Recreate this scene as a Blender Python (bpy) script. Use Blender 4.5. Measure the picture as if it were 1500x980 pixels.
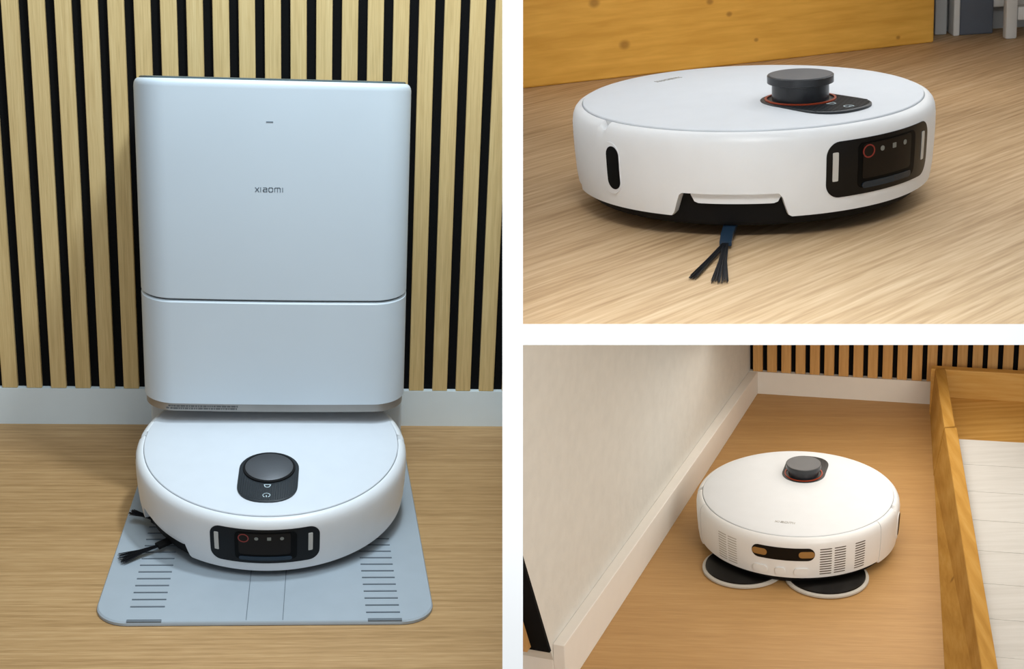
import bpy, bmesh, math, random
from mathutils import Matrix, Vector
random.seed(7)
PI = math.pi
for o in list(bpy.data.objects):
    bpy.data.objects.remove(o, do_unlink=True)
scene = bpy.context.scene
COL = scene.collection

# ------------------------------------------------------------------ camera
F_PX = 2500.0
CAM_LOC = Vector((0.0928, -2.0374, 1.1177))
CAM_R = Vector((0.99521, -0.08613, 0.04764)).normalized()      # right
CAM_F = Vector((0.0977, 0.9183, -0.3836)).normalized()         # forward
CAM_U = CAM_R.cross(CAM_F).normalized()
CAM_R = CAM_F.cross(CAM_U).normalized()
cam_data = bpy.data.cameras.new('camera')
cam_data.sensor_fit = 'HORIZONTAL'
cam_data.sensor_width = 36.0
cam_data.lens = 36.0 * F_PX / 1500.0
cam_data.clip_start = 0.05
cam_data.clip_end = 50
cam = bpy.data.objects.new('camera', cam_data)
COL.objects.link(cam)
cam.matrix_world = Matrix(((CAM_R.x, CAM_U.x, -CAM_F.x, CAM_LOC.x),
                           (CAM_R.y, CAM_U.y, -CAM_F.y, CAM_LOC.y),
                           (CAM_R.z, CAM_U.z, -CAM_F.z, CAM_LOC.z),
                           (0, 0, 0, 1)))
scene.camera = cam


def cs(x, y, d):
    """A point of the display case: x right, y up, d back from the viewpoint of the case front."""
    return CAM_LOC + CAM_R * x + CAM_U * y + CAM_F * d


# ------------------------------------------------------------------ world, lamps, exposure
world = bpy.data.worlds.new('world')
scene.world = world
world.use_nodes = True
world.node_tree.nodes['Background'].inputs[0].default_value = (0.86, 0.93, 1.0, 1)
world.node_tree.nodes['Background'].inputs[1].default_value = 0.30


def area(name, loc, target, size, size_y, energy, color, spread=180):
    l = bpy.data.lights.new(name, 'AREA')
    l.shape = 'RECTANGLE'
    l.size, l.size_y, l.energy, l.color = size, size_y, energy, color
    l.spread = math.radians(spread)
    o = bpy.data.objects.new(name, l)
    COL.objects.link(o)
    o.location = loc
    o.rotation_euler = (Vector(target) - Vector(loc)).to_track_quat('-Z', 'Y').to_euler()
    return o


# station set: cool overhead lamp up to the right, softer added fill in front
area('station_ceiling_lamp', (0.205, -0.24, 1.42), (-0.02, 0.12, 0.2), 0.11, 0.11, 10, (0.80, 0.92, 1.0))
area('station_fill_light', (0.04, -0.85, 1.90), (-0.03, 0.25, 0.40), 0.7, 0.5, 16.5, (0.74, 0.90, 1.0))
# added fill light above the viewer, brightens the white edges of the case
area('case_edge_fill', cs(0.10, 0.62, 0.60), cs(0.10, -0.05, 1.15), 0.3, 0.2, 1.95, (1.0, 0.99, 0.97), 75)
# upper right set: daylight from above, area light under the added roof board
area('upper_set_lamp', cs(0.42, 0.505, 1.80), cs(0.38, 0.0, 1.90), 0.8, 0.7, 2.6, (0.92, 0.97, 1.0))
area('pine_fill_light', cs(0.34, 0.47, 1.95), cs(0.34, 0.36, 2.45), 0.6, 0.08, 0.37, (1.0, 0.97, 0.92), 120)  # added fill, only there to brighten the pine board
# lower right set: warm lamp under the shelf
area('lower_set_lamp', cs(0.68, -0.0095, 3.02), cs(0.68, -1.0, 3.03), 0.5, 1.15, 3.4, (1.0, 0.94, 0.84))
area('lower_set_side_fill', cs(0.86, -0.26, 1.45), cs(0.32, -0.33, 3.0), 0.45, 0.40, 7.6, (1.0, 0.93, 0.82))  # added fill from out of view, brightens the plaster wall

vs = scene.view_settings
vs.view_transform = 'Standard'
vs.look = 'None'
vs.gamma = 1.0
vs.use_curve_mapping = False
vs.exposure = 0.0

# frames of the two right-hand sets (floor coordinates -> world)
M2 = Matrix(((0.9929, 0.0710, -0.0956, 0.4950), (-0.0636, 0.9948, 0.0792, -0.4422), (0.1007, -0.0726, 0.9923, 0.6102), (0, 0, 0, 1)))
M3 = Matrix(((0.9930, 0.0670, -0.0975, 0.8941), (-0.0644, 0.9975, 0.0295, 0.5542), (0.0993, -0.0230, 0.9948, -0.3532), (0, 0, 0, 1)))
M1 = Matrix.Identity(4)

# ------------------------------------------------------------------ materials


def new_mat(name):
    m = bpy.data.materials.new(name)
    m.use_nodes = True
    nt = m.node_tree
    return m, nt, nt.nodes['Principled BSDF']


def pmat(name, col, rough=0.5, metal=0.0, spec=0.5, coat=0.0, emit=None, estr=0.0, noise=0.03, nscale=40.0, bump=0.0, bscale=400.0):
    m, nt, b = new_mat(name)
    b.inputs['Roughness'].default_value = rough
    b.inputs['Metallic'].default_value = metal
    b.inputs['Specular IOR Level'].default_value = spec
    b.inputs['Coat Weight'].default_value = coat
    if emit:
        b.inputs['Emission Color'].default_value = (*emit, 1)
        b.inputs['Emission Strength'].default_value = estr
    tc = nt.nodes.new('ShaderNodeTexCoord')
    n = nt.nodes.new('ShaderNodeTexNoise')
    n.inputs['Scale'].default_value = nscale
    n.inputs['Detail'].default_value = 3
    nt.links.new(tc.outputs['Object'], n.inputs['Vector'])
    r = nt.nodes.new('ShaderNodeValToRGB')
    r.color_ramp.elements[0].position = 0.3
    r.color_ramp.elements[1].position = 0.7
    r.color_ramp.elements[0].color = (*[c * (1 - noise) for c in col], 1)
    r.color_ramp.elements[1].color = (*[min(1, c * (1 + noise)) for c in col], 1)
    nt.links.new(n.outputs['Fac'], r.inputs['Fac'])
    nt.links.new(r.outputs['Color'], b.inputs['Base Color'])
    if bump > 0:
        n2 = nt.nodes.new('ShaderNodeTexNoise')
        n2.inputs['Scale'].default_value = bscale
        n2.inputs['Detail'].default_value = 4
        nt.links.new(tc.outputs['Object'], n2.inputs['Vector'])
        bp = nt.nodes.new('ShaderNodeBump')
        bp.inputs['Strength'].default_value = bump
        bp.inputs['Distance'].default_value = 0.002
        nt.links.new(n2.outputs['Fac'], bp.inputs['Height'])
        nt.links.new(bp.outputs['Normal'], b.inputs['Normal'])
    return m


def wood(name, dark, mid, light, angle=0.0, along=1.6, across=38.0, fine=260.0, rough=0.5, axis='X', knots=(), per_object=False, cath=0.35, contrast=1.0, spec=0.3):
    """Straight-grained timber: broad bands + fine streaks along one axis, optional knots (x, y, z, radius)."""
    m, nt, b = new_mat(name)
    L, N = nt.links, nt.nodes
    b.inputs['Roughness'].default_value = rough
    b.inputs['Specular IOR Level'].default_value = spec
    tc = N.new('ShaderNodeTexCoord')
    src = tc.outputs['Object']
    if per_object:
        oi = N.new('ShaderNodeObjectInfo')
        va = N.new('ShaderNodeVectorMath')
        va.operation = 'MULTIPLY_ADD'
        va.inputs[1].default_value = (1, 1, 1)
        sc = N.new('ShaderNodeVectorMath')
        sc.operation = 'SCALE'
        sc.inputs[0].default_value = (7.3, 5.1, 9.7)
        L.new(oi.outputs['Random'], sc.inputs['Scale'])
        L.new(src, va.inputs[0])
        L.new(sc.outputs['Vector'], va.inputs[2])
        src = va.outputs['Vector']
    rot = N.new('ShaderNodeMapping')
    rot.inputs['Rotation'].default_value = (0, 0, -angle)
    L.new(src, rot.inputs['Vector'])

    def mapped(a, c):
        mp = N.new('ShaderNodeMapping')
        s = {'X': (a, c, c), 'Y': (c, a, c), 'Z': (c, c, a)}[axis]
        mp.inputs['Scale'].default_value = s
        L.new(rot.outputs['Vector'], mp.inputs['Vector'])
        return mp.outputs['Vector']

    def noise(vec, detail, dist=0.0, scale=1.0):
        n = N.new('ShaderNodeTexNoise')
        n.inputs['Scale'].default_value = scale
        n.inputs['Detail'].default_value = detail
        n.inputs['Distortion'].default_value = dist
        L.new(vec, n.inputs['Vector'])
        return n.outputs['Fac']

    broad = noise(mapped(along, across), 4, 0.6)
    streak = noise(mapped(along * 12, fine * 1.5), 3, 0.3)
    wav = N.new('ShaderNodeTexWave')
    wav.wave_type = 'BANDS'
    wav.bands_direction = {'X': 'Y', 'Y': 'X', 'Z': 'X'}[axis]
    wav.inputs['Scale'].default_value = 1.0
    wav.inputs['Distortion'].default_value = 7.0
    wav.inputs['Detail'].default_value = 3.0
    wav.inputs['Detail Scale'].default_value = 0.6
    L.new(mapped(along * 0.7, across * 0.55), wav.inputs['Vector'])

    def mix(a, bb, f):
        x = N.new('ShaderNodeMix')
        x.data_type = 'FLOAT'
        x.inputs['Factor'].default_value = f
        L.new(a, x.inputs[2])
        L.new(bb, x.inputs[3])
        return x.outputs[0]

    g = mix(mix(broad, streak, 0.55), wav.outputs['Fac'], cath * 0.32)
    ramp = N.new('ShaderNodeValToRGB')
    e = ramp.color_ramp.elements
    e[0].position, e[0].color = 0.5 - 0.22 / contrast, (*dark, 1)
    e[1].position, e[1].color = 0.5 + 0.22 / contrast, (*light, 1)
    k = ramp.color_ramp.elements.new(0.5)
    k.color = (*mid, 1)
    L.new(g, ramp.inputs['Fac'])
    colour = ramp.outputs['Color']
    for (kx, ky, kz, kr) in knots:
        mp = N.new('ShaderNodeVectorMath')
        mp.operation = 'SUBTRACT'
        mp.inputs[1].default_value = (kx, ky, kz)
        L.new(tc.outputs['Object'], mp.inputs[0])
        s2 = N.new('ShaderNodeVectorMath')
        s2.operation = 'MULTIPLY'
        s2.inputs[1].default_value = (0.8, 1, 1)
        L.new(mp.outputs['Vector'], s2.inputs[0])
        ln = N.new('ShaderNodeVectorMath')
        ln.operation = 'LENGTH'
        L.new(s2.outputs['Vector'], ln.inputs[0])
        mr = N.new('ShaderNodeMapRange')
        mr.interpolation_type = 'SMOOTHSTEP'
        mr.inputs['From Min'].default_value = kr * 0.25
        mr.inputs['From Max'].default_value = kr
        mr.inputs['To Min'].default_value = 0.6
        mr.inputs['To Max'].default_value = 0.0
        L.new(ln.outputs['Value'], mr.inputs['Value'])
        mx = N.new('ShaderNodeMix')
        mx.data_type = 'RGBA'
        L.new(mr.outputs['Result'], mx.inputs['Factor'])
        L.new(colour, mx.inputs[6])
        mx.inputs[7].default_value = (dark[0] * 0.35, dark[1] * 0.28, dark[2] * 0.3, 1)
        colour = mx.outputs[2]
    L.new(colour, b.inputs['Base Color'])
    bp = N.new('ShaderNodeBump')
    bp.inputs['Strength'].default_value = 0.12
    bp.inputs['Distance'].default_value = 0.0006
    L.new(streak, bp.inputs['Height'])
    L.new(bp.outputs['Normal'], b.inputs['Normal'])
    return m


MAT = {}
MAT['case_white'] = pmat('case_white', (0.93, 0.93, 0.93), 0.7, noise=0.005)
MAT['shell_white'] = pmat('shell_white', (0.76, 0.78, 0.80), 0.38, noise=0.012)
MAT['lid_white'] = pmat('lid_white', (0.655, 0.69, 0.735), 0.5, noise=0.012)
MAT['dock_white'] = pmat('dock_white', (0.60, 0.665, 0.72), 0.42, noise=0.01, nscale=8)
MAT['plate_grey'] = pmat('plate_grey', (0.36, 0.41, 0.455), 0.5, noise=0.02)
MAT['plate_line'] = pmat('plate_line', (0.13, 0.155, 0.18), 0.6)
MAT['silver'] = pmat('silver', (0.33, 0.315, 0.295), 0.38, metal=0.7, noise=0.03)
MAT['dark_lid'] = pmat('dark_lid', (0.10, 0.13, 0.135), 0.25)
MAT['black_gloss'] = pmat('black_gloss', (0.003, 0.003, 0.0035), 0.28, spec=0.22)
MAT['black_matte'] = pmat('black_matte', (0.005, 0.005, 0.0055), 0.7, spec=0.2)
MAT['recess_black'] = pmat('recess_black', (0.001, 0.001, 0.001), 0.5, spec=0.1)
MAT['felt'] = pmat('felt', (0.006, 0.006, 0.0065), 0.95, spec=0.1, bump=0.3, bscale=900)
MAT['turret_side'] = pmat('turret_side', (0.018, 0.02, 0.024), 0.3)
MAT['turret_metal'] = pmat('turret_metal', (0.13, 0.135, 0.145), 0.48, metal=0.7)
MAT['pill'] = pmat('pill_dark', (0.010, 0.014, 0.018), 0.4)
MAT['icon_pale'] = pmat('icon_pale', (0.55, 0.66, 0.70), 0.4)
MAT['ring_red'] = pmat('ring_red', (0.36, 0.045, 0.010), 0.4)
MAT['sensor_red'] = pmat('sensor_red', (0.22, 0.022, 0.014), 0.4)
MAT['sensor_white'] = pmat('sensor_white', (0.20, 0.21, 0.19), 0.4)
MAT['strip_white'] = pmat('strip_white', (0.52, 0.51, 0.48), 0.4)
MAT['ledge_reflection'] = pmat('ledge_reflection', (0.008, 0.020, 0.035), 0.15, spec=0.4)  # bluish reflection on the bay ledge, put into its colour
MAT['screen_brown'] = pmat('screen_brown', (0.010, 0.007, 0.005), 0.35, spec=0.15)
MAT['amber'] = pmat('amber_glass', (0.30, 0.16, 0.05), 0.25)
MAT['rubber_blue'] = pmat('rubber_blue', (0.015, 0.035, 0.065), 0.35)
MAT['bristle'] = pmat('bristle_black', (0.006, 0.007, 0.010), 0.5)
MAT['mop_cloth'] = pmat('mop_cloth', (0.52, 0.50, 0.46), 0.95, bump=0.5, bscale=1500)
MAT['mop_black'] = pmat('mop_black', (0.003, 0.003, 0.003), 0.35, spec=0.25)
MAT['vent_shaded'] = pmat('vent_shaded', (0.10, 0.085, 0.07), 0.7)  # vent slots on the side painted as shaded
MAT['logo_grey'] = pmat('logo_grey', (0.17, 0.21, 0.25), 0.5)
MAT['logo_and_lit_vent'] = pmat('logo_and_lit_vent', (0.42, 0.41, 0.39), 0.5)  # logo colour, also used for the vent slots painted as lit
MAT['print'] = pmat('print', (0.10, 0.10, 0.10), 0.6)
MAT['skirting'] = pmat('skirting', (0.76, 0.84, 0.88), 0.45, noise=0.01)
MAT['skirting_warm'] = pmat('skirting_warm', (0.80, 0.775, 0.735), 0.5, noise=0.01)
MAT['plaster'] = pmat('plaster', (0.66, 0.65, 0.61), 0.85, bump=0.55, bscale=70, noise=0.03)
MAT['white_board'] = wood('white_board', (0.47, 0.46, 0.44), (0.52, 0.51, 0.49), (0.56, 0.555, 0.54), along=1.2, across=25, fine=120, cath=0.2, rough=0.8, spec=0.1, angle=math.radians(-3))
MAT['grey_wall'] = pmat('grey_wall', (0.50, 0.53, 0.55), 0.7)
MAT['blue_grey'] = pmat('blue_grey', (0.095, 0.115, 0.15), 0.45)
MAT['chair_white'] = pmat('chair_white', (0.68, 0.70, 0.70), 0.5)
MAT['floor1'] = wood('floor_oak_station', (0.29, 0.165, 0.065), (0.445, 0.268, 0.118), (0.58, 0.375, 0.185), along=1.8, across=55, fine=330, rough=0.5, cath=0.25)
MAT['floor2'] = wood('floor_oak_upper', (0.33, 0.205, 0.100), (0.51, 0.350, 0.197), (0.66, 0.495, 0.315), angle=math.radians(44), along=1.3, across=48, fine=190, rough=0.55, cath=0.2)
MAT['floor3'] = wood('floor_oak_lower', (0.35, 0.195, 0.072), (0.455, 0.265, 0.102), (0.56, 0.35, 0.15), angle=math.radians(-9), along=1.4, across=30, fine=220, rough=0.5, cath=0.15, contrast=0.7)
MAT['slat1'] = wood('slat_oak', (0.50, 0.345, 0.145), (0.68, 0.490, 0.225), (0.80, 0.61, 0.31), along=1.6, across=70, fine=520, axis='Z', per_object=True, cath=0.1)
MAT['slat3'] = wood('slat_oak_warm', (0.48, 0.255, 0.085), (0.62, 0.35, 0.125), (0.72, 0.44, 0.18), along=1.6, across=50, fine=200, axis='Z', per_object=True, cath=0.25, contrast=0.8)
MAT['pine2'] = wood('pine_board', (0.66, 0.35, 0.055), (0.80, 0.455, 0.085), (0.90, 0.57, 0.16), along=1.1, across=24, fine=80, axis='X', cath=0.7, contrast=1.15,
                    knots=((0.150, 0, 0.045, 0.009), (0.279, 0, 0.092, 0.006), (0.308, 0, 0.072, 0.005), (0.108, 0, 0.106, 0.009), (0.349, 0, 0.032, 0.004), (0.575, 0, 0.013, 0.004)))
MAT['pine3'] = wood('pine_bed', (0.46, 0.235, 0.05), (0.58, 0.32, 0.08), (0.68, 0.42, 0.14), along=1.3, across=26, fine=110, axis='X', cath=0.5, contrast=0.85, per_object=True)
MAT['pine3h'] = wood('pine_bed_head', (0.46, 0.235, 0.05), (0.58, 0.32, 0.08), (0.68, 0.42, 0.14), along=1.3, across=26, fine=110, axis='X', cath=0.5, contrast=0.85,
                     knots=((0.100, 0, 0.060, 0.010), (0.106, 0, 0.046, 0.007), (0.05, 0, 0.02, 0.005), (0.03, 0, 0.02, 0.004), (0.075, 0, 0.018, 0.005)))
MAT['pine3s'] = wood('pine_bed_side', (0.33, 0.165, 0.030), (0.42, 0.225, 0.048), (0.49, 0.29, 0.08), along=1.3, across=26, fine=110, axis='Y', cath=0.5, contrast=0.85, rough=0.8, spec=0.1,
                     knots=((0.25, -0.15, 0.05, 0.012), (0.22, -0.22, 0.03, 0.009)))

# ------------------------------------------------------------------ mesh helpers


class MB:
    def __init__(self):
        self.v, self.f = [], []

    def add(self, verts, faces):
        b = len(self.v)
        self.v += [tuple(p) for p in verts]
        self.f += [tuple(i + b for i in f) for f in faces]
        return self

    def hexa(self, b4, t4):
        return self.add(list(b4) + list(t4), [(3, 2, 1, 0), (4, 5, 6, 7), (0, 1, 5, 4), (1, 2, 6, 5), (2, 3, 7, 6), (3, 0, 4, 7)])

    def box(self, x0, x1, y0, y1, z0, z1):
        return self.hexa([(x0, y0, z0), (x1, y0, z0), (x1, y1, z0), (x0, y1, z0)], [(x0, y0, z1), (x1, y0, z1), (x1, y1, z1), (x0, y1, z1)])

    def loft(self, rows, closed=True, cap0=True, cap1=True):
        n = len(rows[0])
        vs = [p for r in rows for p in r]
        fs = []
        for i in range(len(rows) - 1):
            for j in range(n if closed else n - 1):
                k = (j + 1) % n
                fs.append((i * n + j, i * n + k, (i + 1) * n + k, (i + 1) * n + j))
        if cap0:
            fs.append(tuple(reversed(range(n))))
        if cap1:
            fs.append(tuple(range((len(rows) - 1) * n, len(rows) * n)))
        return self.add(vs, fs)

    def lathe(self, prof, cx=0.0, cy=0.0, n=64, cap0=True, cap1=True):
        rows = [[(cx + r * math.cos(2 * PI * j / n), cy + r * math.sin(2 * PI * j / n), z) for j in range(n)] for r, z in prof]
        return self.loft(rows, True, cap0, cap1)

    def ribbon(self, pts, w, up, h, offset=None):
        """Flat stroke through 3D points, lying on a surface with normal `up`, thickness h."""
        up = Vector(up).normalized()
        for p, q in zip(pts[:-1], pts[1:]):
            p, q = Vector(p), Vector(q)
            d = (q - p)
            if d.length < 1e-9:
                continue
            d.normalize()
            s = up.cross(d) * (w / 2)
            e = d * (w / 2) * 0.8
            b4 = [p - e - s, q + e - s, q + e + s, p - e + s]
            self.hexa(b4, [x + up * h for x in b4])
        return self

    def tube(self, pts, r, n=6, r1=None):
        pts = [Vector(p) for p in pts]
        rows = []
        for i, p in enumerate(pts):
            d = (pts[min(i + 1, len(pts) - 1)] - pts[max(i - 1, 0)]).normalized()
            a = d.cross(Vector((0, 0, 1)))
            if a.length < 1e-4:
                a = d.cross(Vector((0, 1, 0)))
            a.normalize()
            b = d.cross(a)
            rr = r if r1 is None else r + (r1 - r) * i / (len(pts) - 1)
            rows.append([p + (a * math.cos(2 * PI * k / n) + b * math.sin(2 * PI * k / n)) * rr for k in range(n)])
        return self.loft(rows)

    def mesh(self, name, mat, smooth=40.0, bevel=0.0, segs=2):
        me = bpy.data.meshes.new(name)
        me.from_pydata(self.v, [], self.f)
        bm = bmesh.new()
        bm.from_mesh(me)
        bmesh.ops.recalc_face_normals(bm, faces=bm.faces)
        if bevel > 0:
            bmesh.ops.bevel(bm, geom=list(bm.edges), offset=bevel, segments=segs, profile=0.5, affect='EDGES', clamp_overlap=True)
        bm.to_mesh(me)
        bm.free()
        me.materials.append(MAT[mat] if isinstance(mat, str) else mat)
        if smooth:
            me.shade_smooth()
            me.set_sharp_from_angle(angle=math.radians(smooth))
        me.update()
        return me

    def build(self, name, mat, parent=None, M=None, **kw):
        o = bpy.data.objects.new(name, self.mesh(name, mat, **kw))
        COL.objects.link(o)
        if parent is not None:
            o.parent = parent
        if M is not None:
            o.matrix_world = M
        return o


def tag(o, label=None, cat=None, group=None, kind=None):
    if label:
        o['label'] = label
    if cat:
        o['category'] = cat
    if group:
        o['group'] = group
    if kind:
        o['kind'] = kind
    return o


def empty(name, M):
    o = bpy.data.objects.new(name, None)
    COL.objects.link(o)
    o.empty_display_size = 0.02
    o.matrix_world = M
    return o


CASE_T = 0.0138         # thickness of the case boards
CLIP_L = [(CAM_LOC - CAM_R * (CASE_T / 2 - 0.002), CAM_R)]
CLIP_2 = [(CAM_LOC + CAM_R * (CASE_T / 2 - 0.002), -CAM_R), (CAM_LOC + CAM_U * (CASE_T / 2 - 0.002), -CAM_U)]
CLIP_3 = [(CAM_LOC + CAM_R * (CASE_T / 2 - 0.002), -CAM_R), (CAM_LOC - CAM_U * (CASE_T / 2 - 0.002), CAM_U)]


def clip(o, planes, Mw):
    """Cut a board of the setting where it meets the case walls (removes what lies beyond)."""
    me = o.data
    bm = bmesh.new()
    bm.from_mesh(me)
    inv = Mw.inverted()
    for p, n in planes:
        lp = inv @ p
        ln = (inv.to_3x3() @ n).normalized()
        geom = list(bm.verts) + list(bm.edges) + list(bm.faces)
        r = bmesh.ops.bisect_plane(bm, geom=geom, plane_co=lp, plane_no=ln, clear_outer=True, dist=1e-6)
        edges = [e for e in r['geom_cut'] if isinstance(e, bmesh.types.BMEdge)]
        if edges:
            bmesh.ops.edgeloop_fill(bm, edges=edges)
    empty_now = len(bm.faces) == 0
    bm.to_mesh(me)
    bm.free()
    if empty_now:
        bpy.data.objects.remove(o, do_unlink=True)
        return None
    return o


def T(x, y, z):
    return Matrix.Translation((x, y, z))


# ------------------------------------------------------------------ the case: white boards between the three sets
D0, D1 = 1.15, 4.3


def case_board(name, x0, x1, y0, y1, d0, d1, label):
    m = MB().hexa([cs(x0, y0, d0), cs(x1, y0, d0), cs(x1, y0, d1), cs(x0, y0, d1)], [cs(x0, y1, d0), cs(x1, y1, d0), cs(x1, y1, d1), cs(x0, y1, d1)])
    o = m.build(name, 'case_white', smooth=0)
    return tag(o, label, kind='structure')


HX = 0.00045
case_board('wall_divider', HX - CASE_T / 2, HX + CASE_T / 2, -0.85, 0.52, D0, D1, 'white upright board dividing the tall station set from the two right sets')
case_board('wall_shelf', HX + CASE_T / 2, 1.35, -0.00702, 0.00702, D0, D1, 'white horizontal shelf board between upper and lower right sets')
case_board('roof_light_block', HX + CASE_T / 2, 1.35, 0.520, 0.534, D0, D1, 'white board added out of view over the upper right set to block station light')  # unseen board, added to keep the station light out of this set

# ------------------------------------------------------------------ set 1: station against the slat wall
WALL_Y = 0.2778
f1 = MB().box(-1.15, 0.6, -0.72, WALL_Y + 0.03, -0.012, 0.0).build('floor', 'floor1', smooth=0)
clip(f1, CLIP_L, M1)
tag(f1, 'light oak laminate floor under the grey ramp of the docking station', kind='structure')
wall1 = MB().box(-1.15, 0.6, WALL_Y + 0.009, WALL_Y + 0.019, 0.0, 1.05).build('wall_back', 'felt', smooth=0)
clip(wall1, CLIP_L, M1)
tag(wall1, 'black felt wall panel with upright oak slats behind docking station', kind='structure')
PITCH, X0 = 0.0348, -0.3327
for i in range(-22, 22):
    x = X0 + i * PITCH
    o = MB().box(0, 0.0219, 0, 0.009, 0.0575, 1.05).build('slat', 'slat1', M=T(x, WALL_Y + 0.001, 0), smooth=0, bevel=0.0008, segs=1)
    o = clip(o, CLIP_L, T(x, WALL_Y + 0.001, 0))
    if o:
        o.parent = wall1
bb = MB().box(-1.15, 0.6, WALL_Y, WALL_Y + 0.010, 0.0, 0.0572).build('baseboard_back', 'skirting', smooth=0)
clip(bb, CLIP_L, M1)
tag(bb, 'white skirting board under the slats behind docking station', kind='structure')

# ------------------------------------------------------------------ letters: strokes in a unit box
LETTERS = {
    'x': (0.95, [[(0.05, 0), (0.85, 1)], [(0.05, 1), (0.85, 0)]]),
    'i': (0.42, [[(0.1, 0), (0.1, 1)]]),
    'a': (1.05, [[(0.08, 0.98), (0.7, 0.98), (0.88, 0.82), (0.88, 0.02), (0.18, 0.02), (0.05, 0.15), (0.05, 0.38), (0.18, 0.54), (0.88, 0.54)]]),
    'o': (1.15, [[(0.22, 0), (0.78, 0), (0.95, 0.2), (0.95, 0.8), (0.78, 1), (0.22, 1), (0.05, 0.8), (0.05, 0.2), (0.22, 0)]]),
    'm': (1.55, [[(0.05, 0), (0.05, 0.82), (0.2, 1), (1.15, 1), (1.32, 0.82), (1.32, 0)], [(0.68, 0), (0.68, 1)]]),
}


def lettering(mb, word, origin, right, up, height, stroke):
    origin, right, up = Vector(origin), Vector(right).normalized(), Vector(up).normalized()
    nrm = right.cross(up)
    total = sum(LETTERS[c][0] for c in word)
    total = sum(LETTERS[c][0] + 0.22 for c in word) - 0.22
    x = -total / 2
    for c in word:
        w, strokes = LETTERS[c]
        for s in strokes:
            mb.ribbon([origin + right * ((x + px) * height) + up * ((py - 0.5) * height) for px, py in s], stroke, nrm, 0.00025)
        x += w + 0.22
    return mb


# ------------------------------------------------------------------ docking station
dock = empty('docking_station', T(0.0, 0.15, 0.0))
tag(dock, 'tall white docking station with silver band standing against slat wall', 'docking station')
DX, DHW, DYF, DYB = 0.001, 0.1725, 0.030, 0.268


def dock_outline(inset=0.0, rf=0.042, rb=0.014):
    pts = []
    x0, x1, y0, y1 = DX - DHW + inset, DX + DHW - inset, DYF + inset, DYB - inset
    rf, rb = max(rf - inset, 0.004), max(rb - inset, 0.004)
    n = 10
    for (cx, cy, r, a0) in ((x0 + rf, y0 + rf, rf, PI), (x1 - rf, y0 + rf, rf, 1.5 * PI), (x1 - rb, y1 - rb, rb, 0), (x0 + rb, y1 - rb, rb, 0.5 * PI)):
        for k in range(n + 1):
            a = a0 + k / n * PI / 2
            pts.append((cx + r * math.cos(a), cy + r * math.sin(a)))
    # gentle bulge of the front
    out = []
    for (x, y) in pts:
        t = (x - DX) / DHW
        f = max(0.0, 1 - (y - y0) / 0.05)
        out.append((x, y - 0.004 * (1 - t * t) * f))
    # extra points across the front so that the bulge is smooth
    res = []
    for i, p in enumerate(out):
        res.append(p)
        if i == n:
            q = out[i + 1]
            for k in range(1, 12):
                x = p[0] + (q[0] - p[0]) * k / 12
                t = (x - DX) / DHW
                res.append((x, y0 - 0.004 * (1 - t * t)))
    return res


def dock_rows(specs, slope=0.0):
    rows = []
    for inset, z in specs:
        rows.append([(x, y, z - slope * max(0.0, y - DYF)) for x, y in dock_outline(inset)])
    return rows


def dpart(mb, name, mat, parent=dock, **kw):
    o = mb.build(name, mat, **kw)
    o.parent = parent
    if parent is dock:
        o.matrix_parent_inverse = dock.matrix_world.inverted()
    else:
        o.matrix_parent_inverse = Matrix.Identity(4)
    return o


up_c = MB()
up_c.loft(dock_rows([(0.0025, 0.2988), (0.0, 0.3005)]), cap1=False)
up_c.loft([dock_rows([(0.0, 0.3005)])[0]] + dock_rows([(0.0, 0.5785), (0.0006, 0.5825), (0.0022, 0.5858), (0.005, 0.5880), (0.010, 0.5883)], 0.262), cap0=False)
cover = dpart(up_c, 'upper_cover', 'dock_white')
dpart(MB().loft(dock_rows([(0.004, 0.2965), (0.004, 0.2995)])), 'seam', 'plate_line')
dpart(MB().loft(dock_rows([(0.0, 0.1515), (0.0, 0.2945), (0.0022, 0.2968)])), 'front_drawer', 'dock_white')
dpart(MB().loft(dock_rows([(0.007, 0.5870), (0.007, 0.5900), (0.009, 0.5908)], 0.262)), 'top_lid', 'dark_lid')
band = dpart(MB().loft(dock_rows([(0.006, 0.1385), (0.002, 0.140), (0.0015, 0.1515)])), 'silver_band', 'silver')
fp = MB()
xx = -0.140
for row in range(2):
    xx = -0.140 + 0.003 * row
    while xx < -0.0475:
        w = random.choice((0.0018, 0.003, 0.0045, 0.006))
        t = (xx + w / 2 - DX) / DHW
        yy = DYF + 0.0014 - 0.004 * (1 - t * t)
        t0 = 0.0
        if xx < DX - DHW + 0.042:
            dxx = (DX - DHW + 0.042) - xx
            yy += 0.0405 - math.sqrt(max(0.0, 0.0405 ** 2 - dxx ** 2))
        fp.box(xx, min(xx + w, -0.0465), yy - 0.0004, yy + 0.003, 0.1428 + 0.0035 * row, 0.1446 + 0.0035 * row)
        xx += w + 0.0009
dpart(fp, 'fine_print', 'print', parent=dock)
# legs/housing under the overhang
for s in (-1, 1):
    hs = MB().box(DX + s * 0.172 - (0.026 if s > 0 else 0), DX + s * 0.172 + (0.026 if s < 0 else 0), 0.125, DYB - 0.001, 0.006, 0.1388)
    dpart(hs, 'side_cheek', 'dock_white', bevel=0.004)
dpart(MB().box(DX - 0.150, DX + 0.150, 0.205, DYB - 0.002, 0.006, 0.1386), 'back_housing', 'dock_white', bevel=0.003)
lg = lettering(MB(), 'xiaomi', (-0.0026, DYF - 0.0040, 0.4490), (1, 0, 0), (0, 0, 1), 0.0054, 0.00105)
dpart(lg, 'logo_lettering', 'logo_grey')
dpart(MB().box(-0.0062, 0.0023, DYF - 0.0044, DYF - 0.003, 0.5362, 0.5376), 'status_light', 'logo_grey')
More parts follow.
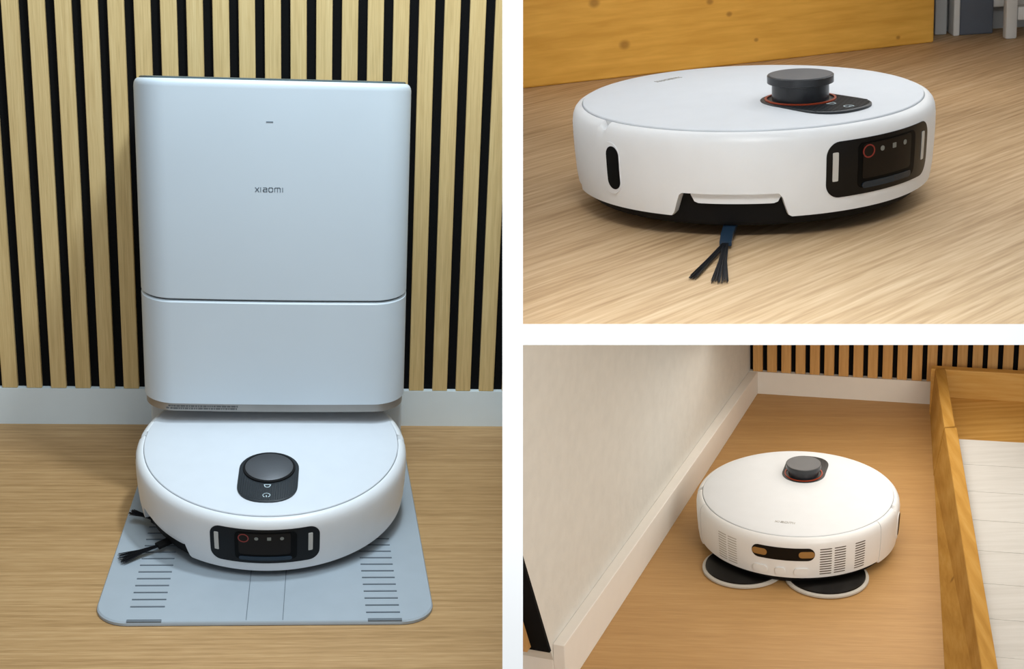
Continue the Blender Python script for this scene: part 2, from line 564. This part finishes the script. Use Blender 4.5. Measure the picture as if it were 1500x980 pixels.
# dimple on the drawer
dpart(MB().lathe([(0.0008, 0), (0.0008, 0.0003)], n=12).build if False else MB().box(-0.0882, -0.0871, DYF - 0.0024, DYF - 0.001, 0.2166, 0.2176), 'speck', 'plate_line')

# ramp plate
plate = empty('ramp', T(0, -0.1, 0))


def plate_outline(z, inset=0.0):
    x0f, x1f, yf = -0.2000 + inset, 0.2040 - inset, -0.2735 + inset
    x0b, x1b, yb = -0.1800, 0.1780, 0.255
    r = 0.040
    pts = []
    for k in range(9):
        a = PI + k / 8 * PI / 2
        pts.append((x0f + r + r * math.cos(a), yf + r + r * math.sin(a), z))
    for k in range(9):
        a = 1.5 * PI + k / 8 * PI / 2
        pts.append((x1f - r + r * math.cos(a), yf + r + r * math.sin(a), z))
    pts += [(x1b - inset, yb, z), (x0b + inset, yb, z)]
    return pts


def ppart(mb, name, mat, **kw):
    o = mb.build(name, mat, **kw)
    o.parent = dock
    o.matrix_parent_inverse = dock.matrix_world.inverted()
    return o


bpy.data.objects.remove(plate, do_unlink=True)
ramp = ppart(MB().loft([plate_outline(0.0, 0.0015), plate_outline(0.0008, 0), plate_outline(0.0042, 0), plate_outline(0.006, 0.0015)]), 'ramp_plate', 'plate_grey')
ramp['label'] = 'flat grey ramp plate with rounded front corners'
RIB = MB().box(-0.0205, 0.0205, -0.0009, 0.0009, 0.0055, 0.0070).mesh('tread_rib', 'plate_line', smooth=0)
for side in (0, 1):
    for k in range(13 if side == 0 else 12):
        y = (-0.2395 if side == 0 else -0.2545) + k * 0.0163
        cx = (-0.1395 + k * 0.0001) if side == 0 else (0.1430 - k * 0.0009)
        o = bpy.data.objects.new('tread_rib', RIB)
        COL.objects.link(o)
        o.parent = dock
        o.matrix_parent_inverse = dock.matrix_world.inverted()
        o.location = (cx, y, 0)
for cx, yy in ((-0.1405, -0.2680), (0.1450, -0.2680)):
    ppart(MB().box(cx - 0.0205, cx + 0.0205, yy - 0.0050, yy, 0.0040, 0.0068), 'rubber_tab', 'plate_line', bevel=0.0006)
for cx in (-0.0205, 0.0230):
    ppart(MB().box(cx - 0.0004, cx + 0.0004, -0.270, 0.10, 0.0056, 0.00625), 'plate_joint', 'plate_line', smooth=0)

# ------------------------------------------------------------------ robot vacuum (local: front is -Y, floor z = 0)
PROF = [(0.0165, 0.1714), (0.030, 0.1735), (0.050, 0.1750), (0.066, 0.1757), (0.078, 0.1758), (0.0848, 0.1750), (0.0890, 0.1734), (0.0922, 0.1708), (0.0938, 0.1680), (0.0942, 0.1662)]
TUR = (0.0, -0.066)


def R_at(z):
    for (z0, r0), (z1, r1) in zip(PROF[:-1], PROF[1:]):
        if z <= z1:
            return r0 + (r1 - r0) * max(0, (z - z0)) / (z1 - z0)
    return PROF[-1][1]


def sstep(x, a, b):
    t = min(1, max(0, (x - a) / (b - a)))
    return t * t * (3 - 2 * t)


def skirt_z(a):
    """Lower edge of the shell at angle a (degrees from the front, + to the +X side)."""
    z = 0.0165
    n = sstep(a, -69.5, -66.0) * (1 - sstep(a, -36.5, -33.0))       # side brush cut-out
    z += 0.0225 * n
    for s in (-1, 1):                                               # small steps towards the rear
        z += 0.004 * sstep(min(abs(a), 360 - abs(a)), 118, 119) * 0.5
    return z


def pol(a, r, z):
    return (r * math.sin(math.radians(a)), -r * math.cos(math.radians(a)), z)


def shell(a0, a1, dr, n):
    rows = []
    for i in range(n + 1):
        a = a0 + (a1 - a0) * i / n
        zb = skirt_z(a)
        row = [pol(a, 0.163, 0.0900), pol(a, 0.163, zb + 0.0), pol(a, R_at(zb) - 0.003 + dr, zb - 0.0004)]
        for z, r in PROF:
            zz = max(z, zb + (z - 0.0165) * 0.02)
            if 95.6 < abs(a) < 98.6:                                    # little notch in the rim on both sides
                row.append(pol(a, R_at(zz) + dr - (0.0015 if z > 0.08 else 0), min(zz, 0.0868)))
                continue
            row.append(pol(a, R_at(zz) + dr, zz))
        row.append(pol(a, 0.1652, 0.0938))
        row.append(pol(a, 0.1650, 0.0900))
        rows.append(row)
    return MB().loft(rows, True, True, True)


def curved_patch(ac, half, z0, z1, corner, proud, depth=0.003, n=28, dr=0.0):
    """Rounded-rectangle plate that follows the round side wall: centre angle, half width in m, z range."""
    mb = MB()
    us = []
    for i in range(n + 1):
        us.append(-half + 2 * half * (0.5 - 0.5 * math.cos(PI * i / n)))
    cols = []
    for u in us:
        d = max(0.0, abs(u) - (half - corner))
        dz = corner - math.sqrt(max(0.0, corner * corner - d * d))
        za, zc = z0 + dz, z1 - dz
        if zc - za < 1e-5:
            zc = za + 1e-5
        a = ac + math.degrees(u / 0.1755)
        cols.append((a, [za + (zc - za) * k / 4 for k in range(5)]))
    rows = []
    for a, zz in cols:
        outer = [pol(a, R_at(z) + dr + proud, z) for z in zz]
        inner = [pol(a, R_at(z) + dr + proud - depth, z) for z in reversed(zz)]
        rows.append(outer + inner)
    return mb.loft(rows, True, True, True)


def pill_outline(z, grow=0.0):
    pts = []
    hw = 0.0378 + grow
    cx, cy = TUR
    n = 20
    for k in range(n + 1):
        a = k / n * PI
        pts.append((cx + hw * math.cos(a), cy + hw * math.sin(a), z))
    # front end: flatter, superelliptic
    yf = -0.139 - grow
    ys = -0.104
    for k in range(n + 1):
        a = PI + k / n * PI
        c, s = math.cos(a), math.sin(a)
        pts.append((cx + hw * math.copysign(abs(c) ** 0.85, c), ys + (ys - yf) * math.copysign(abs(s) ** 0.9, s), z))
    return pts


def lid_z(r):
    return 0.0988 - 0.0030 * (r / 0.1636) ** 2


def robot(name, M, label, pop, brush, pads, group=None, brush_floor=0.0, side_ring=True):
    root = empty(name, M)
    tag(root, label, 'robot vacuum', group)

    def part(mb, nm, mat, parent=root, **kw):
        o = mb.build(nm, mat, **kw)
        o.parent = parent
        return o

    part(MB().lathe([(0.140, 0.0055), (0.159, 0.0068), (0.1630, 0.012), (0.1630, 0.060)], n=72), 'underbody', 'black_matte')
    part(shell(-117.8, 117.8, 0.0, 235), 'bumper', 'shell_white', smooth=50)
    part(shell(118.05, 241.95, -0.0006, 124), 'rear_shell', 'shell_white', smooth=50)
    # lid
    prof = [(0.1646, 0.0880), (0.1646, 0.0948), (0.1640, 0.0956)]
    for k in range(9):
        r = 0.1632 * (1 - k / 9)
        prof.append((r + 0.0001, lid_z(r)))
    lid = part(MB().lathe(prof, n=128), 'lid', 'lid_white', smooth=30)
    # white inner lip in the side brush cut-out
    mb = MB()
    rows = []
    for i in range(25):
        a = -63.5 + (-35.5 + 63.5) * i / 24
        e = min(1.0, min(i, 24 - i) / 2.5)
        zl = 0.0365 - 0.0075 * math.sqrt(max(0, 1 - (1 - e) ** 2))
        rows.append([pol(a, 0.1640, zl), pol(a, 0.1690, zl), pol(a, 0.1695, 0.041), pol(a, 0.1640, 0.041)])
    part(mb.loft(rows), 'inner_lip', 'shell_white')
    # front window
    win = part(curved_patch(0, 0.0690, 0.0300, 0.0815, 0.0135, 0.0006, n=40), 'front_window', 'black_gloss', smooth=50)
    part(curved_patch(0.5, 0.0385, 0.0355, 0.0775, 0.006, 0.0009, n=24), 'sensor_bay', 'recess_black', win, smooth=50)
    part(curved_patch(0.0, 0.0320, 0.0440, 0.0760, 0.003, 0.0012, n=20), 'sensor_screen', 'screen_brown', win, smooth=50)
    part(curved_patch(0.3, 0.0330, 0.0350, 0.0410, 0.003, 0.0016, n=20), 'bay_ledge', 'ledge_reflection', win, smooth=50)
    for ac in (-19.7, 18.6):
        part(curved_patch(ac, 0.0028, 0.0455, 0.0720, 0.0008, 0.0012, n=6), 'light_strip', 'strip_white', win)
    # red ring and three small lenses
    ring = MB()
    rows = []
    for k in range(25):
        t = 2 * PI * k / 24
        du, dz = 0.0068 * math.cos(t), 0.0062 * math.sin(t)
        du2, dz2 = 0.0055 * math.cos(t), 0.0050 * math.sin(t)
        a1, a2 = -8.4 + math.degrees(du / 0.1755), -8.4 + math.degrees(du2 / 0.1755)
        rows.append([pol(a1, 0.1772, 0.0690 + dz), pol(a2, 0.1772, 0.0690 + dz2), pol(a2, 0.1760, 0.0690 + dz2), pol(a1, 0.1760, 0.0690 + dz)])
    part(ring.loft(rows, True, False, False), 'lens_ring', 'sensor_red', win)
    for i, ac in enumerate((-3.2, 1.9, 7.0)):
        part(curved_patch(ac, 0.0024, 0.0668, 0.0714, 0.0022 if i != 1 else 0.0004, 0.0014, n=10), 'lens', 'sensor_white', win)
    # side slot
    part(curved_patch(-92.2, 0.0128, 0.0285, 0.0780, 0.0126, 0.0010, n=24), 'slot_rim', 'shell_white', smooth=50)
    part(curved_patch(-91.0, 0.0088, 0.0335, 0.0745, 0.0087, 0.0014, n=22), 'slot', 'recess_black')
    # rear: sensor strip, vents, contacts
    dr = -0.0006
    strip = part(curved_patch(181.6, 0.0535, 0.0545, 0.0782, 0.0117, 0.0006, n=36, dr=dr), 'rear_sensor_strip', 'black_gloss', smooth=50)
    for ac in (168.6, 194.6):
        part(curved_patch(ac, 0.0132, 0.0602, 0.0722, 0.0058, 0.0011, n=16, dr=dr), 'amber_window', 'amber', strip)
    for side in (-1, 1):
        cols = (25.2, 33.4, 46.0) if side == 1 else (29.0, 36.5)
        for c in cols:
            mb = MB()
            for k in range(11):
                z = 0.0270 + k * 0.0047
                hw = 0.0105 if side == 1 else 0.0100
                mbk = curved_patch(180 + side * c, hw, z, z + 0.0019, 0.0006, 0.0003, depth=0.001, n=6, dr=dr)
                mb.add(mbk.v, mbk.f)
            part(mb, 'vent_slots', 'vent_shaded' if side == 1 else 'logo_and_lit_vent')  # same slots; light painted pale on one side, shade dark on the other
    for ac, hw in ((169.0, 0.0125), (180.3, 0.0085), (192.0, 0.0125)):
        part(curved_patch(ac, hw, 0.0265, 0.0405, 0.0055, 0.0028, n=16, dr=dr), 'charging_contact', 'shell_white')
    # logo on the lid, read from the rear
    part(lettering(MB(), 'xiaomi', (0.0, 0.121, lid_z(0.121) + 0.0001), (-1, 0, 0), (0, -1, 0), 0.0052, 0.0011), 'logo_lettering', 'logo_and_lit_vent', lid)
    # control panel and turret
    zp = 0.0992
    ctrl = part(MB().loft([pill_outline(0.0955), pill_outline(zp - 0.0004), pill_outline(zp, -0.0008)]), 'control_panel', 'pill', smooth=30)
    ribs = MB()
    for k in range(25):
        x = -0.0342 + k * 0.00285
        yb = TUR[1] - math.sqrt(max(0, 0.0338 ** 2 - x * x)) if abs(x) < 0.0338 else TUR[1]
        yf = -0.104 - 0.0335 * (max(0, 1 - (abs(x) / 0.0378) ** 2.35)) ** 0.45
        if yb - yf > 0.004:
            ribs.box(x - 0.0006, x + 0.0006, yf + 0.002, yb - 0.001, zp - 0.0002, zp + 0.0004)
    part(ribs, 'ribbing', 'pill', ctrl, smooth=0)
    ic = MB()
    h = zp + 0.0004
    home = [(-0.0040, -0.1035), (0.0040, -0.1035), (0.0030, -0.1075), (0.0018, -0.1092), (-0.0018, -0.1092), (-0.0030, -0.1075), (-0.0040, -0.1035)]
    ic.ribbon([(x, y, h) for x, y in home], 0.0011, (0, 0, 1), 0.0002)
    part(ic, 'home_icon', 'icon_pale', ctrl, smooth=0)
    ic = MB()
    pts = []
    for k in range(17):
        t = math.radians(-55 + 290 * k / 16)
        pts.append((0.0044 * math.cos(t), -0.1268 + 0.0044 * math.sin(t), h))
    ic.ribbon(pts, 0.0011, (0, 0, 1), 0.0002)
    ic.ribbon([(0, -0.1275, h), (0, -0.1305, h)], 0.0011, (0, 0, 1), 0.0002)
    part(ic, 'power_icon', 'icon_pale', ctrl, smooth=0)
    cx, cy = TUR
    if pop > 0.006:
        rg = MB()
        rows = []
        for r, z in ((0.0315, zp + 0.0002), (0.0337, zp + 0.0002), (0.0337, zp + 0.0013), (0.0315, zp + 0.0013), (0.0315, zp + 0.0002)):
            rows.append([(cx + r * math.cos(2 * PI * j / 48), cy + r * math.sin(2 * PI * j / 48), z) for j in range(48)])
        part(rg.loft(rows, True, False, False), 'turret_ring', 'ring_red')
        part(MB().lathe([(0.0268, zp - 0.002), (0.0268, zp + pop - 0.007)], cx, cy, 48), 'turret_neck', 'turret_side')
        z1 = zp + pop
        cap = part(MB().lathe([(0.0290, z1 - 0.0078), (0.0312, z1 - 0.0072), (0.0312, z1 - 0.0006), (0.0306, z1)], cx, cy, 64), 'turret_cap', 'turret_side')
        part(MB().lathe([(0.0298, z1 - 0.0002), (0.0296, z1 + 0.0003)], cx, cy, 64), 'metal_disc', 'turret_metal', cap)
    else:
        z1 = zp + pop
        cap = part(MB().lathe([(0.0332, zp - 0.002), (0.0332, z1 - 0.0006), (0.0326, z1)], cx, cy, 64), 'turret_cap', 'black_matte')
        part(MB().lathe([(0.0303, z1 - 0.0005), (0.0303, z1 + 0.0003), (0.0299, z1 + 0.0006)], cx, cy, 64), 'metal_disc', 'turret_metal', cap)
    # side brush: hub + arms with bristle tufts
    hub_a, hub_r = -52.0, 0.128
    hx, hy, _ = pol(hub_a, hub_r, 0)
    sb = part(MB().lathe([(0.013, 0.004), (0.014, 0.007), (0.012, 0.012), (0.006, 0.014)], hx, hy, 24), 'side_brush', 'black_matte')
    for (arm_pts, tufts, rib) in brush:
        am = MB()
        p = [Vector(q) for q in arm_pts]
        d = (p[-1] - p[0]).normalized()
        s = Vector((0, 0, 1)).cross(d).normalized()
        rows = []
        for i, q in enumerate(p):
            w = 0.0062 if i == 0 else 0.0054
            rows.append([q - s * w + Vector((0, 0, -0.0015)), q + s * w + Vector((0, 0, -0.0015)), q + s * w + Vector((0, 0, 0.0025)), q - s * w + Vector((0, 0, 0.0025))])
        part(am.loft(rows), 'brush_arm', 'rubber_blue' if rib else 'black_matte', sb)
        for (tip, spread, count) in tufts:
            mb = MB()
            r0 = p[-1]
            tp = Vector(tip)
            for k in range(count):
                g = (k / (count - 1) - 0.5) * 2 + random.uniform(-0.12, 0.12)
                dd = (tp - r0)
                sd = Vector((0, 0, 1)).cross(dd).normalized()
                e = r0 + dd * random.uniform(0.9, 1.02) + sd * (g * spread)
                e.z = brush_floor + 0.0012 + random.uniform(0, 0.002)
                st = r0 - d * 0.003 + sd * (g * 0.0022) + Vector((0, 0, random.uniform(-0.001, 0.001)))
                mid = (st + e) / 2 + sd * (-g * spread * 0.18)
                mid.z = max(mid.z, brush_floor + 0.003)
                mb.tube([st, mid, e], 0.0007, 3, 0.0004)
            part(mb, 'bristle_tuft', 'bristle', sb)
    # mop pads
    back = 0.1235 if pads else 0.066
    lift = 0.0 if pads else 0.008
    for s in (-1, 1):
        x = s * 0.0708
        if not pads:
            x *= 1.0
        pad = part(MB().lathe([(0.066, lift + 0.0), (0.0705, lift + 0.002), (0.0705, lift + 0.0052), (0.0675, lift + 0.0068)], x, back, 56), 'mop_pad', 'mop_cloth')
        part(MB().lathe([(0.0655, lift + 0.0060), (0.0650, lift + 0.0092), (0.050, lift + 0.0112), (0.020, lift + 0.0125)], x, back, 56), 'mop_disc', 'mop_black', pad)
    return root


def rz(deg):
    return Matrix.Rotation(math.radians(deg), 4, 'Z')


# robot parked on the ramp of the station (tail lifted on the washboard)
TILT = 0.1150
Mr1 = T(0.0, 0.0, 0.0192) @ Matrix.Rotation(TILT, 4, 'X') @ rz(-0.8)
robot('robot_vacuum', Mr1, 'white robot vacuum docked on the grey ramp of the tall station', 0.0022,
      [(((-0.098, -0.080, 0.012), (-0.120, -0.0985, 0.011), (-0.1395, -0.1123, 0.009)), [((-0.184, -0.137, 0.0), 0.0105, 46)], False),
       (((-0.104, -0.074, 0.009), (-0.130, -0.074, 0.008), (-0.152, -0.050, 0.007)), [((-0.183, -0.034, 0.0), 0.006, 36)], False)], False, brush_floor=0.0055)
# robot of the upper right set: front turned to the right
robot('robot_vacuum', M2 @ rz(36.0), 'white robot vacuum with raised turret on floor before the pine board', 0.0235,
      [((pol(-52, 0.135, 0.006), pol(-52, 0.175, 0.001), pol(-51.5, 0.196, -0.001)), [(pol(-54.6, 0.292, -0.005), 0.0035, 20), (pol(-49.8, 0.300, -0.005), 0.0075, 34)], True)], False, brush_floor=-0.006)
# robot of the lower right set: rear to the viewer
robot('robot_vacuum', M3 @ rz(160.5), 'white robot vacuum with two mop pads showing, between plaster wall and bed', 0.0200,
      [((pol(-52, 0.135, 0.006), pol(-52, 0.165, 0.003)), [(pol(-52, 0.20, 0.001), 0.004, 10)], False)], True)

# ------------------------------------------------------------------ set 2: floor, pine board, far corner with chair
f2 = MB().box(-0.75, 1.3, -0.75, 1.5, -0.018, -0.006).build('floor', 'floor2', M=M2, smooth=0)
clip(f2, CLIP_2, M2)
tag(f2, 'light oak floor with diagonal grain under the robot before the pine board', kind='structure')
BA, BB = Vector((-0.2125, 0.6593, -0.006)), Vector((0.3948, 0.8421, -0.006))
bd = (BB - BA).normalized()
ang2 = math.atan2(bd.y, bd.x)
MBD = M2 @ T(*BA) @ Matrix.Rotation(ang2, 4, 'Z')
blen = (BB - BA).length
board = MB().box(-0.30, blen, 0.0, 0.024, 0.0, 0.18).build('pine_board', 'pine2', M=MBD, smooth=0, bevel=0.0025)
clip(board, CLIP_2, MBD)
tag(board, 'long honey-coloured knotty pine board on edge behind the robot', 'board')
w2 = MB().box(0.4120, 0.4300, 0.905, 0.925, -0.006, 0.34).add([], []).build('trim_1', 'grey_wall', M=M2, smooth=0, bevel=0.002)
tag(w2, 'pale grey door frame post beyond the end of pine board', kind='structure')
w2b = MB().box(0.4345, 0.4440, 0.885, 0.915, -0.006, 0.34).build('trim_2', 'chair_white', M=M2, smooth=0, bevel=0.002)
tag(w2b, 'narrow white door frame strip beside the blue-grey door', kind='structure')
dr_ = MB().box(0.4445, 0.4950, 0.890, 0.905, -0.006, 0.34).build('door_1', 'blue_grey', M=M2, smooth=0, bevel=0.002)
tag(dr_, 'dark blue-grey door leaf beyond the end of pine board', kind='structure')
w2c = MB().box(0.33, 1.15, 0.935, 0.95, -0.006, 0.36).build('wall_far', 'grey_wall', M=M2, smooth=0)
clip(w2c, CLIP_2, M2)
tag(w2c, 'pale grey wall at the far end of the upper right set', kind='structure')
# white chair at the edge of the picture
ch = empty('chair', M2 @ T(0.60, 0.87, -0.006))
tag(ch, 'white chair with low rails at the far end beside blue-grey door', 'chair')


def cpart(mb, nm):
    o = mb.build(nm, 'chair_white', bevel=0.003)
    o.parent = ch
    return o


for lx, ly in ((-0.095, -0.03), (-0.115, 0.03), (0.16, -0.05), (0.16, 0.03)):
    cpart(MB().box(lx - 0.0085, lx + 0.0085, ly - 0.0085, ly + 0.0085, 0.0, 0.33), 'leg')
cpart(MB().box(-0.0865, 0.1515, -0.0365, -0.0235, 0.026, 0.046), 'lower_rail')
cpart(MB().box(-0.1065, 0.1515, 0.0235, 0.0365, 0.038, 0.056), 'lower_rail')
cpart(MB().box(-0.13, 0.18, -0.07, 0.05, 0.330, 0.350), 'seat')

# ------------------------------------------------------------------ set 3: passage between plaster wall and bed
f3 = MB().box(-1.1, 1.2, -1.3, 1.0, -0.012, 0.0).build('floor', 'floor3', M=M3, smooth=0)
clip(f3, CLIP_3, M3)
tag(f3, 'warm oak floor between the plaster wall and the bed', kind='structure')
la, ld, ln = Vector((-0.4047, -0.3754, 0)), Vector((0.3912, 0.9203, 0)), Vector((0.9203, -0.3912, 0))
ML = M3 @ Matrix(((ld.x, -ln.x, 0, la.x), (ld.y, -ln.y, 0, la.y), (0, 0, 1, 0), (0, 0, 0, 1)))      # x along the wall, y into the wall
S0, S1 = -0.066, 1.140
TH = 0.019


def corner_s(z):
    return S0 - 0.004 - (z - 0.06) * 0.42


# plaster wall (its near end leans with the corner)
zt = 0.75
pw = MB().hexa([(corner_s(0.0), TH, 0), (S1, TH, 0), (S1, TH + 0.25, 0), (corner_s(0.0), TH + 0.25, 0)], [(corner_s(zt), TH, zt), (S1, TH, zt), (S1, TH + 0.25, zt), (corner_s(zt), TH + 0.25, zt)])
pw = pw.build('wall_left', 'plaster', M=ML, smooth=0)
clip(pw, CLIP_3, ML)
tag(pw, 'cream plaster wall on the left of the lower right set', kind='structure')
lb = MB().hexa([(S0, 0, 0), (S1, 0, 0), (S1, TH, 0), (S0, TH, 0)], [(S0, 0, 0.080), (S1, 0, 0.0490), (S1, TH, 0.0490), (S0, TH, 0.080)])
lb = lb.build('baseboard_left', 'skirting_warm', M=ML, smooth=0, bevel=0.0012)
tag(lb, 'white skirting board along the cream plaster wall', kind='structure')
eb = MB().box(S0 - 0.0005, S0 + TH, TH, 0.30, 0.0, 0.080).build('baseboard_end', 'skirting_warm', M=ML, smooth=0, bevel=0.0012)
clip(eb, CLIP_3, ML)
tag(eb, 'white skirting board under the black end of plaster wall', kind='structure')
# black felt end of the wall with a slat on it
fe = MB().hexa([(corner_s(0.074) - 0.006, TH - 0.001, 0.074), (corner_s(0.074) + 0.0005, TH - 0.001, 0.074), (corner_s(0.074) + 0.0005, TH + 0.24, 0.074), (corner_s(0.074) - 0.006, TH + 0.24, 0.074)],
               [(corner_s(zt) - 0.006, TH - 0.001, zt), (corner_s(zt) + 0.0005, TH - 0.001, zt), (corner_s(zt) + 0.0005, TH + 0.24, zt), (corner_s(zt) - 0.006, TH + 0.24, zt)])
fe = fe.build('wall_end', 'felt', M=ML, smooth=0)
clip(fe, CLIP_3, ML)
tag(fe, 'black felt panel on the near end of plaster wall', kind='structure')
for k in range(3):
    y0 = TH + 0.028 + k * 0.0348
    sl = MB().hexa([(corner_s(0.081) - 0.022, y0, 0.081), (corner_s(0.081) - 0.006, y0, 0.081), (corner_s(0.081) - 0.006, y0 + 0.022, 0.081), (corner_s(0.081) - 0.022, y0 + 0.022, 0.081)],
                   [(corner_s(zt) - 0.022, y0, zt), (corner_s(zt) - 0.006, y0, zt), (corner_s(zt) - 0.006, y0 + 0.022, zt), (corner_s(zt) - 0.022, y0 + 0.022, zt)])
    sl = sl.build('slat', 'slat3', M=ML, smooth=0)
    sl = clip(sl, CLIP_3, ML)
    if sl:
        sl.parent = fe
        sl.matrix_parent_inverse = ML.inverted()
# slat wall at the back
sa, sd_ = Vector((0.0313, 0.6503, 0)), Vector((0.9563, -0.2922, 0))
sn = Vector((0.2922, 0.9563, 0))
MS = M3 @ Matrix(((sd_.x, sn.x, 0, sa.x), (sd_.y, sn.y, 0, sa.y), (0, 0, 1, 0), (0, 0, 0, 1)))
ws = MB().box(-0.03, 1.0, 0.012, 0.022, 0.0, 0.6).build('wall_back', 'felt', M=MS, smooth=0)
clip(ws, CLIP_3, MS)
tag(ws, 'black felt wall panel with oak slats at the far end beyond the bed', kind='structure')
P3 = 0.0298
for k in range(-1, 32):
    x = -0.0105 + k * P3
    Mk = MS @ T(x, 0.001, 0)
    o = MB().box(0, 0.0200, 0, 0.011, 0.0505, 0.6).build('slat', 'slat3', M=Mk, smooth=0, bevel=0.0008, segs=1)
    o = clip(o, CLIP_3, Mk)
    if o:
        o.parent = ws
        o.matrix_parent_inverse = MS.inverted()
sbb = MB().box(-0.03, 1.0, 0.0, 0.0115, 0.0, 0.0502).build('baseboard_back', 'skirting_warm', M=MS, smooth=0)
tag(sbb, 'white skirting board under the far slat wall beyond the bed', kind='structure')

# bed: pine box with white boards inside
bed = empty('bed', M3 @ T(0.45, 0.0, 0.0))
tag(bed, 'low pine bed frame with white boards beside the robot', 'bed')
BED_INV = T(-0.45, 0, 0)


def bpart(mb, nm, mat, **kw):
    o = mb.build(nm, mat, **kw)
    o.parent = bed
    o.matrix_parent_inverse = BED_INV
    return o


BH = 0.100


def side_pt(y, z, off=0.0):
    """A point on the outer face of the long side: y along the bed, slightly flared outwards towards the top."""
    t = (0.505 - y) / 1.10
    base = 0.2310 + 0.020 * t
    top = 0.2370 + 0.058 * t
    o = base + (top - base) * z / BH + off
    # normal (0.971,-0.238), along (0.238,0.971)
    s = (y + 0.238 * o) / 0.971
    return (0.971 * o + 0.238 * s, -0.238 * o + 0.971 * s, z)


def side_board(y0, y1, z0, z1, o0, o1, nm, mat):
    b4 = [side_pt(y0, z0, o0), side_pt(y0, z0, o1), side_pt(y1, z0, o1), side_pt(y1, z0, o0)]
    t4 = [side_pt(y0, z1, o0), side_pt(y0, z1, o1), side_pt(y1, z1, o1), side_pt(y1, z1, o0)]
    return bpart(MB().hexa(b4, t4), nm, mat, bevel=0.0015, smooth=0)


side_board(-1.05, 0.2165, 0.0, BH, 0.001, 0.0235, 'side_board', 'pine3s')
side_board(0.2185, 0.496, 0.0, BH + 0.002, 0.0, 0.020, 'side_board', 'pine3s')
# head board across the far end, in its own frame along the far edge
hb0 = Vector(side_pt(0.503, 0.0, -0.001))
MH = T(*hb0) @ Matrix.Rotation(math.radians(-17.0), 4, 'Z')
hb = MB().box(0.0, 0.75, -0.010, 0.010, 0.0, BH + 0.002)
ho = bpart(hb, 'head_board', 'pine3h', bevel=0.0015, smooth=0)
ho.matrix_basis = MH
MWB = MH
for k in range(9):
    # white boards laid across, from the head board towards the viewer
    y1 = -0.248 - k * 0.105
    p0 = side_pt(0.196 - k * 0.105, 0.074, 0.0235)
    p1 = side_pt(0.196 - (k + 1) * 0.105 + 0.0012, 0.074, 0.0235)
    ex = Vector((math.cos(math.radians(-15.5)), math.sin(math.radians(-15.5)), 0)) * 0.75
    A, B = Vector(p0), Vector(p1)
    m = MB().hexa([B, B + ex, A + ex, A], [x + Vector((0, 0, 0.012)) for x in (B, B + ex, A + ex, A)])
    bpart(m, 'white_board', 'white_board', smooth=0)
# inner lower panel of the head end (between head board and white boards)
A, B = Vector(side_pt(0.490, 0.030, 0.018)), Vector(side_pt(0.197, 0.030, 0.0215))
m = MB().hexa([B, B + ex, A + ex, A], [x + Vector((0, 0, 0.012)) for x in (B, B + ex, A + ex, A)])
bpart(m, 'foot_panel', 'pine3', smooth=0)
